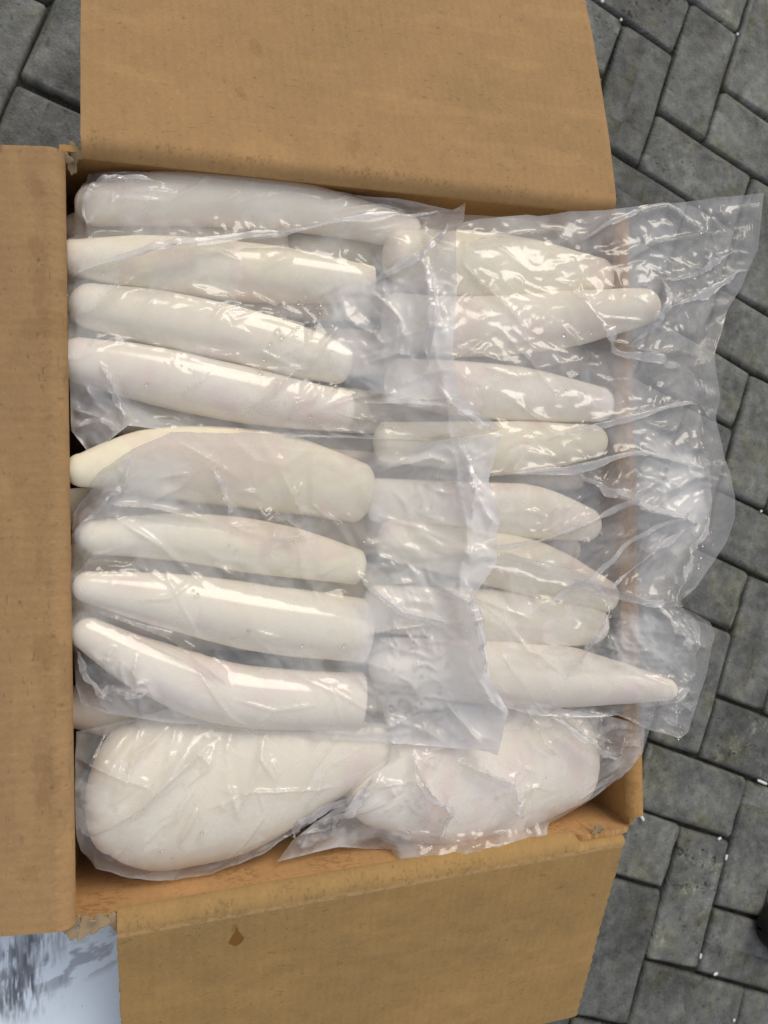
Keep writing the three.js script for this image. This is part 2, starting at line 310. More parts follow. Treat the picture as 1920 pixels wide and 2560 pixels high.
// ------------------------------------------------------------------ white carton beside it
{
  const w = 0.42, d = 0.172, h = 0.335, x0 = -0.34, z0 = 0.278, off = V(x0, 0, z0), sm = at(45, 2432, h).sub(off), sw = at(215, 2400, h).sub(off);
  const map = texture(1024, 1024, (i, j, c) => {
    const x = i / 1024 * 0.6, y = j / 1024 * 0.6;                // metres from the corner under the flaps
    const m = (fbm(x * 30, y * 30, 3, 4) - 0.5) * 8; c[0] = 226 + m; c[1] = 238 + m; c[2] = 253 + m;
    const cx = x - sm.x, cy = y - sm.z;                          // tyre-like black rub, drawn along the lid's depth
    const tyre = sstep(0.06, 0.012, Math.abs(cx + 0.012)) * sstep(0.045, 0.02, Math.abs(cy)) * sstep(0.42, 0.72, 0.5 * fbm(x * 700, y * 120, 5, 3) + 0.55 * fbm(x * 60, y * 50, 9, 4));
    const ex = x - sw.x, ey = y - sw.z, wear = sstep(0.5, 0.62, fbm(x * 60 + y * 50, y * 110, 12, 4)) * sstep(0.05, 0.02, Math.abs(ex)) * sstep(0.02, 0.008, Math.abs(ey + ex * 0.25));
    const a = clamp(tyre * 0.6 * (0.5 + vnoise(x * 260, y * 60, 77)) + wear * 0.3 + (vnoise(x * 300, y * 300, 21) > 0.985 ? 0.4 : 0));
    c[0] *= 1 - a * 0.72; c[1] *= 1 - a * 0.72; c[2] *= 1 - a * 0.7;
  });
  const g = thing('white_carton', 'white coated carton with dark scuff marks, wedged under two brown flaps', 'box');
  const mat = new THREE.MeshStandardMaterial({ map, roughness: 0.85 });
  const lid = sheet((u, v) => V(x0 + u * w, h - 0.004 + 0.003 * Math.sin(Math.PI * u) * Math.sin(Math.PI * v) + 0.0012 * (fbm(u * 5, v * 5, 4, 3) - 0.5), z0 + d - v * d), 40, 30, 0.004, (u, v) => [u * w / 0.6, (1 - v) * d / 0.6]);
  part('lid', lid, mat, g);
  for (const [cx, cz, lx, lz] of [[x0 + w / 2, z0 + 0.003, w, 0.005], [x0 + w / 2, z0 + d - 0.003, w, 0.005], [x0 + 0.003, z0 + d / 2, 0.005, d - 0.011], [x0 + w - 0.003, z0 + d / 2, 0.005, d - 0.011]])
    part('side_panel', new THREE.BoxGeometry(lx, h - 0.011, lz).translate(cx, (h - 0.011) / 2 + 0.001, cz), mat, g);
}

// ------------------------------------------------------------------ a black shoe at the edge
{
  const p = at(1936, 2345, 0.045), g = thing('shoe', 'black rounded shoe toe resting on the grey pavers', 'shoe');
  g.position.set(p.x, 0, p.z); g.rotation.y = -0.12;
  const black = new THREE.MeshStandardMaterial({ color: new THREE.Color().setRGB(0.004, 0.004, 0.004), roughness: 0.95 });
  const loft = (rows, prof) => {
    const pos = [], idx = [], n = 28;
    rows.forEach((q) => { for (let k = 0; k <= n; k++) { const a = k / n * Math.PI * 2; pos.push(...prof(q, a)); } });
    for (let s = 0; s < rows.length - 1; s++) for (let k = 0; k < n; k++) { const a = s * (n + 1) + k; idx.push(a, a + n + 1, a + 1, a + 1, a + n + 1, a + n + 2); }
    const b = new THREE.BufferGeometry(); b.setAttribute('position', new THREE.Float32BufferAttribute(pos, 3)); b.setIndex(idx); b.computeVertexNormals(); return b;
  };
  const half = (x) => (x < 0.09 ? 0.05 * Math.sqrt(clamp(1 - ((0.09 - x) / 0.09) ** 2)) : lerp(0.05, 0.036, sstep(0.09, 0.19, x)) * (x > 0.24 ? Math.sqrt(clamp(1 - ((x - 0.24) / 0.045) ** 2)) : 1));
  const xs = Array.from({ length: 40 }, (_, k) => 0.285 * (0.5 - 0.5 * Math.cos(k / 39 * Math.PI)));
  part('sole', loft(xs, (x, a) => { const w = half(x) + 0.002; return [x, 0.002 + 0.011 + 0.011 * clamp(Math.sin(a) * 2.5, -1, 1) + 0.006 * sstep(0.06, 0, x), w * Math.cos(a)]; }), black, g);
  part('upper', loft(xs, (x, a) => { const w = half(x), hh = lerp(0.032, 0.085, sstep(0.05, 0.2, x)) * Math.sqrt(clamp(half(x) / 0.036)); return [x, 0.02 + Math.max(0, Math.sin(a)) * hh, w * Math.cos(a) * (1 - 0.35 * Math.max(0, Math.sin(a)) ** 3)]; }), black, g);
}

// ------------------------------------------------------------------ white crumbs in the joints
{
  const mat = new THREE.MeshStandardMaterial({ color: new THREE.Color().setRGB(0.75, 0.75, 0.78), roughness: 0.6 });
  const r = rng(77);
  for (const [px, py, l, w, turn] of [[1905, 1955, 0.021, 0.004, -0.45], [1604, 2043, 0.013, 0.0045, -1.05], [1815, 2143, 0.009, 0.004, 1.2], [1798, 2096, 0.007, 0.004, 0.2], [1751, 2390, 0.008, 0.0035, 1.3], [1788, 2434, 0.008, 0.005, 0.1], [1834, 2550, 0.005, 0.004, 0.7], [1902, 1278, 0.005, 0.004, 0.4], [1552, 50, 0.005, 0.004, 0.9], [1843, 86, 0.005, 0.004, 0.9], [1505, 4, 0.006, 0.005, 0.2]]) {
    const g = new THREE.CapsuleGeometry(w / 2, Math.max(0.001, l - w), 3, 7).rotateZ(Math.PI / 2);
    const q = g.attributes.position; for (let k = 0; k < q.count; k++) q.setXYZ(k, q.getX(k), q.getY(k) * 0.7 + (r() - 0.5) * 0.0004, q.getZ(k) * (0.85 + 0.3 * r()));
    g.computeVertexNormals();
    const m = top('white_crumb', g, mat, 'tiny white crumb lying on the grey pavers', 'crumb', 'white crumbs scattered on the pavers'), p = at(px, py, 0.001);
    m.position.set(p.x, w * 0.3 + 0.0005, p.z); m.rotation.y = turn;
  }
}

// ------------------------------------------------------------------ squid tubes
const HX = -0.1, HZ = -0.34, HC = 0.001, HNX = 740, HNZ = 680, ground = new Float32Array(HNX * HNZ).fill(-1);
function stamp(x, z, rad, y, b) {                                // the top of a lump of half width rad and half height b
  const i0 = Math.max(0, Math.ceil((x - rad - HX) / HC)), i1 = Math.min(HNX - 1, Math.floor((x + rad - HX) / HC)), j0 = Math.max(0, Math.ceil((z - rad - HZ) / HC)), j1 = Math.min(HNZ - 1, Math.floor((z + rad - HZ) / HC));
  for (let j = j0; j <= j1; j++) for (let i = i0; i <= i1; i++) {
    const d = ((HX + i * HC - x) ** 2 + (HZ + j * HC - z) ** 2) / (rad * rad); if (d >= 1) continue;
    const h = y + b * Math.sqrt(1 - d), o = j * HNX + i; if (h > ground[o]) ground[o] = h;
  }
}
function levelAt(x, z) {
  const fx = (x - HX) / HC, fz = (z - HZ) / HC, i = Math.floor(fx), j = Math.floor(fz);
  if (i < 0 || j < 0 || i >= HNX - 1 || j >= HNZ - 1) return -1;
  const u = fx - i, v = fz - j, o = j * HNX + i;
  return (ground[o] * (1 - u) + ground[o + 1] * u) * (1 - v) + (ground[o + HNX] * (1 - u) + ground[o + HNX + 1] * u) * v;
}
// rim of the carton carries what lies over it
for (let k = 0; k <= 600; k++) { const [x, z] = plan(1, k / 600); stamp(x + 0.004, z, 0.007, RIM - 0.008, 0.009); const [x2, z2] = plan(k / 600, 0); stamp(x2, z2 - 0.004, 0.007, RIM - 0.008, 0.009); const [x3, z3] = plan(k / 600, 1); stamp(x3, z3 + 0.004, 0.007, RIM - 0.008, 0.009); const [x4, z4] = plan(0, k / 600); stamp(x4 - 0.004, z4, 0.007, RIM - 0.008, 0.009); }
const squidMats = [0, 1, 2].map((v) => new THREE.MeshPhysicalMaterial({
  map: texture(512, 256, (i, j, c) => {
    const x = i / 512, y = j / 256, S = 200 + v * 31;
    const a = fbm(x * 6, y * 4, S, 4) - 0.5, b = fbm(x * 40, y * 20, S + 4, 3) - 0.5, film = sstep(0.55, 0.7, fbm(x * 7, y * 5, S + 8, 3));
    const k = 1 + a * 0.05 + b * 0.035;
    c[0] = (236 - film * 2) * k; c[1] = (227 - film * 9) * k; c[2] = (208 + [0, 3, -6][v] - film * 4) * k;
  }), roughness: 0.75,
}));
function catmull(a, t) {
  const n = a.length - 1, f = clamp(t) * n, i = Math.min(n - 1, Math.floor(f)), u = f - i;
  const p0 = a[Math.max(0, i - 1)], p1 = a[i], p2 = a[i + 1], p3 = a[Math.min(n, i + 2)];
  return 0.5 * (2 * p1 + (p2 - p0) * u + (2 * p0 - 5 * p1 + 4 * p2 - p3) * u * u + (3 * p1 - p0 - 3 * p2 + p3) * u * u * u);
}
let tubeNo = 0;
// pts: photo pixels along the tube with its half width in pixels; tail: which end is the closed pointed one
function squid(o) {
  const pts = o.pts.map(([px, py, hw]) => { const p = at(px, py, o.y ?? RIM - 0.022); const r = hw * (o.grow ?? 1.27) * pixelSize(p); return { x: p.x, z: p.z, r }; });
  const X = pts.map((p) => p.x), Z = pts.map((p) => p.z), Rr = pts.map((p) => p.r), flat = o.flat ?? 0.82, seed = 400 + tubeNo * 13;
  const topY = (o.y ?? RIM - 0.022) + 0.017, n = 46, m = 30, rings = [];
  const tail0 = o.tail !== 1, cyAt = (t, r) => topY + (o.lift ? catmull(o.lift, t) : 0) - Math.min(r * flat, o.thick ?? 0.027);
  const add = (t, k, off) => {
    const r = Math.max(0.001, catmull(Rr, t)), b = Math.min(r * flat, o.thick ?? 0.027);
    const e = 1e-3, dx = catmull(X, Math.min(1, t + e)) - catmull(X, Math.max(0, t - e)), dz = catmull(Z, Math.min(1, t + e)) - catmull(Z, Math.max(0, t - e)), L = Math.hypot(dx, dz) || 1;
    rings.push({ x: catmull(X, t) + dx / L * off, z: catmull(Z, t) + dz / L * off, y: cyAt(t, r), r: r * k, b: b * k, tx: dx / L, tz: dz / L, t });
  };
  const cap = (t, sign, long) => { const r = catmull(Rr, t), a = []; for (let k = 0; k < 7; k++) { const q = k / 7 * Math.PI / 2; a.push([Math.cos(q), sign * Math.sin(q) * r * long]); } a.push([0.02, sign * r * long]); return a; };
  const head = cap(0, -1, tail0 ? 1.0 : 0.5).reverse();
  head.forEach(([k, off]) => add(0, k, off));
  for (let k = 1; k < n; k++) add(k / n, 1, 0);
  if (tail0 && o.cut) {                                                   // the cut end: a lip and the hollow behind it
    add(1, 1, 0); add(1, 0.97, 0.0012); add(1, 0.86, 0.0012); add(1, 0.76, -0.002); add(0.985, 0.62, 0); add(0.96, 0.3, 0); add(0.95, 0.02, 0);
  } else cap(1, 1, tail0 ? 0.55 : 1.0).forEach(([k, off]) => add(1, k, off));
  const pos = [], uv = [], idx = [];
  rings.forEach((q, s) => {
    for (let k = 0; k <= m; k++) {
      const a = (k % m) / m * Math.PI * 2, w = 1 + 0.11 * (fbm(q.t * 3.5 + 3, Math.cos(a) * 1.3 + 5, seed, 2) - 0.5) + 0.03 * (fbm(q.t * 12, Math.sin(a) * 2 + 5, seed + 3, 2) - 0.5), c = Math.cos(a), sn = Math.sin(a);
      pos.push(q.x - q.tz * c * q.r * w, q.y + sn * q.b * w, q.z + q.tx * c * q.r * w); uv.push(q.t + seed * 0.137, k / m + seed * 0.071);
    }
    if (s > 1) stamp(q.x, q.z, Math.max(0.002, q.r * 1.005), q.y, q.b * 1.01);
  });
  for (let s = 0; s < 240; s++) { const t = s / 239, r = Math.max(0.001, catmull(Rr, t)); stamp(catmull(X, t), catmull(Z, t), r * 1.005, cyAt(t, r), Math.min(r * flat, o.thick ?? 0.027) * 1.01); }
  for (let s = 0; s < rings.length - 1; s++) for (let k = 0; k < m; k++) { const a = s * (m + 1) + k; idx.push(a, a + 1, a + m + 1, a + 1, a + m + 2, a + m + 1); }
  const g = new THREE.BufferGeometry();
  g.setAttribute('position', new THREE.Float32BufferAttribute(pos, 3)); g.setAttribute('uv', new THREE.Float32BufferAttribute(uv, 2)); g.setIndex(idx); g.computeVertexNormals();
  return top('squid_tube', g, squidMats[o.mat ?? tubeNo++ % 3], o.label, 'squid', o.group);
}

// ------------------------------------------------------------------ plastic bags: film relaxed over what it holds
// dry or frosted film is milky, film wetted from inside is clear: patches with their own outlines; [u, v, radius, amount] are fogged pockets of a bag
const hazeMap = (seed, fog, asp) => texture(512, 512, (i, j, c) => {
  const x = i / 512, y = j / 512, X = x * asp, wet = sstep(0.44, 0.58, fbm(X * 7, y * 7, seed, 4)), m = fbm(X * 26, y * 26, seed + 9, 3);
  let f = 0; for (const [u, v, r, a] of fog) f = Math.max(f, a * sstep(1.15, 0.75, Math.hypot((x - u) * asp, y - v) / r + 0.9 * (fbm(X * 9, y * 9, seed + 3, 4) - 0.5)));
  c[0] = c[1] = c[2] = 255 * clamp(0.82 + 0.13 * wet + 0.1 * (m - 0.5) - f);
}, false);
const filmMat = new THREE.MeshPhysicalMaterial({ color: new THREE.Color().setRGB(0.94, 0.935, 0.94), transmission: 0.9, roughness: 0.15, ior: 1.5, thickness: 0, side: THREE.DoubleSide });
const ribs = texture(16, 4, (i, j, c) => { c[0] = c[1] = c[2] = 128 + 120 * Math.sin(i / 16 * Math.PI * 2); }, false); ribs.repeat.set(150, 1);
const sealMat = new THREE.MeshPhysicalMaterial({ color: new THREE.Color().setRGB(0.9, 0.895, 0.9), transmission: 0.86, bumpMap: ribs, bumpScale: 0.0003, roughness: 0.16, ior: 1.5, thickness: 0, side: THREE.DoubleSide });
const dropMat = new THREE.MeshPhysicalMaterial({ color: 0xffffff, transmission: 1, roughness: 0.02, ior: 1.33, thickness: 0.002 });
function polyline(pts) {
  const w = pts.map(([px, py, h]) => at(px, py, h)), L = [0];
  for (let k = 1; k < w.length; k++) L.push(L[k - 1] + Math.hypot(w[k].x - w[k - 1].x, w[k].z - w[k - 1].z));
  const T = L[L.length - 1];
  return (t) => { const d = t * T; let k = 1; while (k < L.length - 1 && L[k] < d) k++; const u = clamp((d - L[k - 1]) / (L[k] - L[k - 1] || 1)), p = w[k - 1].clone().lerp(w[k], u), e = Math.sin(Math.PI * t) * 0.004; p.x += e * (fbm(d * 45, 1, 7 + pts[0][0], 3) - 0.5); p.z += e * (fbm(d * 45, 5, 9 + pts[0][1], 3) - 0.5); return p; };
}
let bagNo = 0;
function bag(o) {
  const r = rng(9000 + 77 * bagNo), seed = 50 + bagNo * 23; bagNo++;
  const T = polyline(o.top), Rt = polyline(o.right), B = polyline(o.bottom), Lf = polyline(o.left);
  const nx = o.nx, ny = o.ny, W = nx + 1, Hh = ny + 1, N = W * Hh;
  const x = new Float32Array(N * 3), fixed = new Uint8Array(N);
  const p00 = T(0), p10 = T(1), p01 = B(0), p11 = B(1);
  for (let j = 0; j <= ny; j++) for (let i = 0; i <= nx; i++) {
    const u = i / nx, v = j / ny, a = T(u), b = B(u), c = Lf(v), d = Rt(v), k = (j * W + i) * 3;
    for (const [q, s] of [['x', 0], ['y', 1], ['z', 2]])
      x[k + s] = (1 - v) * a[q] + v * b[q] + (1 - u) * c[q] + u * d[q] - ((1 - u) * (1 - v) * p00[q] + u * (1 - v) * p10[q] + (1 - u) * v * p01[q] + u * v * p11[q]);
    if ((j === 0 && !o.free?.includes('top')) || (j === ny && !o.free?.includes('bottom')) || (i === 0 && !o.free?.includes('left')) || (i === nx && !o.free?.includes('right'))) fixed[j * W + i] = 1;
  }
  for (let k = 0; k < N; k++) { const wx = lerp(c00.x, c01.x, clamp((x[k * 3 + 2] - c00.z) / (c01.z - c00.z))) + 0.004, wz = c00.z + 0.004; if (x[k * 3] < wx) x[k * 3] = wx; if (x[k * 3 + 1] < RIM && x[k * 3 + 2] < wz) x[k * 3 + 2] = wz; }
  const EPS = 0.0016;
  const floorOf = (k) => levelAt(x[k * 3], x[k * 3 + 2]) + EPS;
  for (let k = 0; k < N; k++) x[k * 3 + 1] = Math.max(fixed[k] ? x[k * 3 + 1] : x[k * 3 + 1] + (o.bridge ?? 0.02), floorOf(k));
  // taut film over the lumps: relax the heights against the floor
  const fl = new Float32Array(N); for (let k = 0; k < N; k++) fl[k] = floorOf(k);
  const sag = o.sag ?? 0.00002;
  for (let it = 0; it < (o.taut ?? 110); it++) for (let j = 1; j < ny; j++) for (let i = 1; i < nx; i++) {
    const k = j * W + i, y = (x[k * 3 - 2] + x[k * 3 + 4] + x[(k - W) * 3 + 1] + x[(k + W) * 3 + 1]) / 4 - sag;
    x[k * 3 + 1] = Math.max(fl[k], x[k * 3 + 1] + 1.6 * (y - x[k * 3 + 1]));
  }
  // slack laid in as creases: sharp-crested folds that the film then settles into
  const folds = (o.folds ?? []).map((f) => ({ p: f.p.map(([px, py]) => at(px, py, RIM + 0.01)), h: Math.min(0.02, f.h * 2.1), w: f.w * 1.1 }));
  const box = [1e9, -1e9, 1e9, -1e9]; for (let k = 0; k < N; k++) { box[0] = Math.min(box[0], x[k * 3]); box[1] = Math.max(box[1], x[k * 3]); box[2] = Math.min(box[2], x[k * 3 + 2]); box[3] = Math.max(box[3], x[k * 3 + 2]); }
  const line = (cx, cz, ang, len, h, w) => { const d = len / 2, bend = (r() - 0.5) * 0.3 * len; folds.push({ p: [V(cx - Math.cos(ang) * d, 0, cz - Math.sin(ang) * d), V(cx - Math.sin(ang) * bend, 0, cz + Math.cos(ang) * bend), V(cx + Math.cos(ang) * d, 0, cz + Math.sin(ang) * d)], h, w }); };
  for (let k = 0; k < (o.creases ?? 40) * 1.0; k++) line(lerp(box[0], box[1], r()), lerp(box[2], box[3], r()), (o.dir ?? 0) + (r() + r() - 1) * (o.spread ?? 1.1), lerp(0.02, 0.13, r() * r()), lerp(0.0015, 0.006, r() * r()), lerp(0.0014, 0.0035, r()));
  for (const z of o.zones ?? []) { const c = at(z.px, z.py, RIM + 0.01), rad = z.r * pixelSize(c); for (let k = 0; k < z.n; k++) { const a = r() * 6.283, q = Math.sqrt(r()) * rad; line(c.x + Math.cos(a) * q, c.z + Math.sin(a) * q, (z.dir ?? 0) + (r() - 0.5) * (z.spread ?? 6), lerp(0.008, z.len ?? 0.03, r()), lerp(0.001, z.h ?? 0.004, r()), lerp(0.0012, 0.0026, r())); } }
  const lift = new Float32Array(N);
  // loose film is crumpled into flat facets with sharp edges
  const saw = (t) => Math.abs(((t % 1) + 1) % 1 - 0.5) * 2 - 0.5, waves = Array.from({ length: 6 }, (_, k) => { const a = (o.dir ?? 0) + Math.PI / 2 + (r() - 0.5) * 2.2, l = [0.04, 0.03, 0.022, 0.016, 0.012, 0.008][k]; return [Math.cos(a) / l, Math.sin(a) / l, r() * 9, l * (k < 3 ? 0.1 : 0.05)]; });
  for (let k = 0; k < N; k++) {
    const px = x[k * 3], pz = x[k * 3 + 2], loose = 0.12 + 0.88 * sstep(0.001, 0.009, x[k * 3 + 1] - fl[k]), wx = (fbm(px * 22, pz * 22, seed + 60, 2) - 0.5) * 2.2;
    let q = 0; waves.forEach(([ax, az, ph, am], n) => { q += am * saw(px * ax + pz * az + ph + wx * (0.6 + 0.2 * n)) * sstep(0.35, 0.6, vnoise(px * 40 + n * 7, pz * 40, seed + 70 + n)); });
    lift[k] += q * loose * (o.crumple ?? 1);
  }
  for (const f of folds) {
    const P = f.p, segs = []; let tot = 0;
    for (let k = 1; k < P.length; k++) { const l = Math.hypot(P[k].x - P[k - 1].x, P[k].z - P[k - 1].z); segs.push([P[k - 1].x, P[k - 1].z, P[k].x - P[k - 1].x, P[k].z - P[k - 1].z, l, tot]); tot += l; }
    const b = [Math.min(...P.map((q) => q.x)) - 5 * f.w, Math.max(...P.map((q) => q.x)) + 5 * f.w, Math.min(...P.map((q) => q.z)) - 5 * f.w, Math.max(...P.map((q) => q.z)) + 5 * f.w];
    for (let k = 0; k < N; k++) {
      const px = x[k * 3], pz = x[k * 3 + 2]; if (px < b[0] || px > b[1] || pz < b[2] || pz > b[3]) continue;
      let best = 1e9, bt = 0;
      for (const [sx, sz, dx, dz, l, t0] of segs) { const u = clamp(((px - sx) * dx + (pz - sz) * dz) / (l * l)), d = Math.hypot(px - sx - dx * u, pz - sz - dz * u); if (d < best) { best = d; bt = (t0 + u * l) / tot; } }
      if (best > 5 * f.w) continue;
      lift[k] += f.h * Math.exp(-best / f.w) * Math.sin(Math.PI * clamp(bt, 0.02, 0.98)) ** 0.6;
    }
  }
  for (let k = 0; k < N; k++) { const i = k % W, j = (k / W) | 0, e = clamp(Math.min(i, j, nx - i, ny - j) / 5); x[k * 3 + 1] += (lift[k] + 0.0011 * (fbm(x[k * 3] * 60, x[k * 3 + 2] * 60, seed, 3) - 0.4)) * e; }
  // settle
  const slack = o.slack ?? 1.004, rest = { r: new Float32Array(N), d: new Float32Array(N), a: new Float32Array(N), b: new Float32Array(N), r2: new Float32Array(N), d2: new Float32Array(N) };
  const len = (k, l) => Math.hypot(x[k * 3] - x[l * 3], x[k * 3 + 1] - x[l * 3 + 1], x[k * 3 + 2] - x[l * 3 + 2]);
  for (let j = 0; j <= ny; j++) for (let i = 0; i <= nx; i++) {
    const k = j * W + i, s = slack * (1 + (o.vary ?? 0.02) * (fbm(i * 0.06, j * 0.06, seed + 9, 2) - 0.5) * 2);
    if (i < nx) rest.r[k] = len(k, k + 1) * s; if (j < ny) rest.d[k] = len(k, k + W) * s;
    if (i < nx && j < ny) { rest.a[k] = len(k, k + W + 1) * s; rest.b[k] = len(k + 1, k + W) * s; }
    if (i < nx - 2) rest.r2[k] = len(k, k + 3) * s * 0.96; if (j < ny - 2) rest.d2[k] = len(k, k + 3 * W) * s * 0.96;
  }
  const prev = x.slice();
  const solve = (k, l, L, st, only) => {
    const a = k * 3, b = l * 3, dx = x[b] - x[a], dy = x[b + 1] - x[a + 1], dz = x[b + 2] - x[a + 2], d = Math.sqrt(dx * dx + dy * dy + dz * dz) + 1e-9;
    if (only && d > L) return;
    const wa = fixed[k] ? 0 : 1, wb = fixed[l] ? 0 : 1, ws = wa + wb; if (!ws) return;
    const q = st * (d - L) / d / ws;
    x[a] += wa * q * dx; x[a + 1] += wa * q * dy; x[a + 2] += wa * q * dz; x[b] -= wb * q * dx; x[b + 1] -= wb * q * dy; x[b + 2] -= wb * q * dz;
  };
  for (let step = 0; step < (o.steps ?? 20); step++) {
    for (let k = 0; k < N; k++) if (!fixed[k]) for (let s = 0; s < 3; s++) { const c = x[k * 3 + s], v = (c - prev[k * 3 + s]) * 0.9; prev[k * 3 + s] = c; x[k * 3 + s] = c + clamp(v, -0.0006, 0.0006) - (s === 1 ? o.gravity ?? 0.000007 : 0); }
    for (let it = 0; it < 3; it++) {
      for (let j = 0; j <= ny; j++) for (let i = 0; i <= nx; i++) {
        const k = j * W + i;
        if (i < nx) solve(k, k + 1, rest.r[k], 0.9); if (j < ny) solve(k, k + W, rest.d[k], 0.9);
        if (i < nx && j < ny) { solve(k, k + W + 1, rest.a[k], 0.5); solve(k + 1, k + W, rest.b[k], 0.5); }
        if (i < nx - 2) solve(k, k + 3, rest.r2[k], 0.12, true); if (j < ny - 2) solve(k, k + 3 * W, rest.d2[k], 0.12, true);
      }
      for (let k = 0; k < N; k++) { const f = floorOf(k); if (x[k * 3 + 1] < f) { const push = f - x[k * 3 + 1]; x[k * 3 + 1] += fixed[k] ? push : Math.min(push, 0.003); prev[k * 3] = lerp(prev[k * 3], x[k * 3], 0.5); prev[k * 3 + 2] = lerp(prev[k * 3 + 2], x[k * 3 + 2], 0.5); } }
    }
  }
  for (let k = 0; k < N; k++) x[k * 3 + 1] = Math.max(x[k * 3 + 1], floorOf(k) - 0.0004);
  // what comes next lies on this film
  for (let k = 0; k < N; k++) { const ci = Math.round((x[k * 3] - HX) / HC), cj = Math.round((x[k * 3 + 2] - HZ) / HC); for (let b = -1; b <= 1; b++) for (let a = -1; a <= 1; a++) { const i = ci + a, j = cj + b; if (i >= 0 && j >= 0 && i < HNX && j < HNZ && ground[j * HNX + i] < x[k * 3 + 1]) ground[j * HNX + i] = x[k * 3 + 1]; } }
  const g = thing('plastic_bag', o.label, 'bag', 'clear bags of squid packed in the carton');
  const seal = o.seal ?? 0, cut = nx - Math.round(seal * nx);
  const full = new THREE.BufferGeometry(); full.setAttribute('position', new THREE.BufferAttribute(x, 3));
  const tri = (i0, i1) => { const a = []; for (let j = 0; j < ny; j++) for (let i = i0; i < i1; i++) { const k = j * W + i; if ((i + j) & 1) a.push(k, k + W, k + 1, k + 1, k + W, k + W + 1); else a.push(k, k + W, k + W + 1, k, k + W + 1, k + 1); } return a; };
  full.setIndex(tri(0, nx)); full.computeVertexNormals();
  const uv = new Float32Array(N * 2); for (let k = 0; k < N; k++) { uv[k * 2] = (k % W) / nx; uv[k * 2 + 1] = ((k / W) | 0) / ny; }
  full.setAttribute('uv', new THREE.BufferAttribute(uv, 2));
  const piece = (i0, i1) => { const q = full.clone(); q.setIndex(tri(i0, i1)); return mergeVertices(q.toNonIndexed(), 1e-7); };
  const pleat = filmMat.clone(); pleat.transmission = 0.84;
  const own = filmMat.clone(); own.transmissionMap = hazeMap(seed, o.fog ?? [], nx / ny);
  part('film', seal ? piece(0, cut) : full, own, g);
  if (seal) part('seal_strip', piece(cut, nx), sealMat, g);
  // where slack film has folded over on itself: flattened rolls of film along the marked folds
  {
    for (const f of folds.slice(0, (o.folds ?? []).length).filter((q) => q.h > 0.0115)) {
      const P = f.p, m = 40, pos = [], uvp = [], id = [], c = 10, big = f.w * 1.25, sd = Math.floor(r() * 900);
      for (let n = 0; n <= m; n++) {
        const t = n / m, X = catmull(P.map((q) => q.x), t), Z = catmull(P.map((q) => q.z), t), X2 = catmull(P.map((q) => q.x), Math.min(1, t + 0.01)) - catmull(P.map((q) => q.x), Math.max(0, t - 0.01)), Z2 = catmull(P.map((q) => q.z), Math.min(1, t + 0.01)) - catmull(P.map((q) => q.z), Math.max(0, t - 0.01)), L = Math.hypot(X2, Z2) || 1;
        const half = big * Math.max(0.03, Math.sin(Math.PI * t) ** 0.7) * (0.1 + 1.8 * fbm(t * 7, 3, sd, 4) ** 1.5), tall = 0.00035 + half * 0.1, side = (fbm(t * 5, 9, sd + 5, 2) - 0.5) * big * 2;
        const cx = X - Z2 / L * side, cz = Z + X2 / L * side, y0 = Math.max(levelAt(cx, cz), RIM - 0.05) + tall + 0.0004;
        for (let k = 0; k <= c; k++) { const a = k / c * Math.PI * 2, w = Math.cos(a) * half * (1 + 0.25 * (vnoise(t * 30, k, sd) - 0.5)); pos.push(cx - Z2 / L * w, y0 + Math.sin(a) * tall, cz + X2 / L * w); uvp.push(clamp((cx - box[0]) / (box[1] - box[0])), clamp((cz - box[2]) / (box[3] - box[2]))); }
      }
      for (let n = 0; n < m; n++) for (let k = 0; k < c; k++) { const a = n * (c + 1) + k; id.push(a, a + 1, a + c + 1, a + 1, a + c + 2, a + c + 1); }
      const b = new THREE.BufferGeometry(); b.setAttribute('position', new THREE.Float32BufferAttribute(pos, 3)); b.setAttribute('uv', new THREE.Float32BufferAttribute(uvp, 2)); b.setIndex(id); b.computeVertexNormals(); part('fold', b, pleat, g);
    }
  }
  // the underside of the pouch, tucked beneath its contents
  {
    const mx = 50, my = 50, pos = [], id = [];
    for (let j = 0; j <= my; j++) for (let i = 0; i <= mx; i++) {
      const k = Math.round(j / my * ny) * W + Math.round(i / mx * nx), e = clamp(Math.min(i / mx, j / my, 1 - i / mx, 1 - j / my) * 9), px = x[k * 3], pz = x[k * 3 + 2], inside = px < plan(1, 0.5)[0] - 0.004;
      const low = inside ? (o.under ?? RIM - 0.088) : RIM + 0.004;
      pos.push(px, lerp(x[k * 3 + 1] - (e > 0 ? 0.0006 : 0), Math.min(low, x[k * 3 + 1] - 0.001), sstep(0, 1, e)) + (inside ? 0 : e * 0.003 * (fbm(px * 70, pz * 70, seed + 40, 2) - 0.5)), pz);
    }
    for (let j = 0; j < my; j++) for (let i = 0; i < mx; i++) { const k = j * (mx + 1) + i; id.push(k, k + 1, k + mx + 1, k + 1, k + mx + 2, k + mx + 1); }
    const b = new THREE.BufferGeometry(), q = []; for (let k = 0; k < pos.length; k += 3) q.push(pos[k] / 0.4, pos[k + 2] / 0.4); b.setAttribute('position', new THREE.Float32BufferAttribute(pos, 3)); b.setAttribute('uv', new THREE.Float32BufferAttribute(q, 2)); b.setIndex(id); b.computeVertexNormals();
    part('underside', b, filmMat, g);
  }
  // beads of water
  const beads = [], ball = new THREE.SphereGeometry(1, 8, 6);
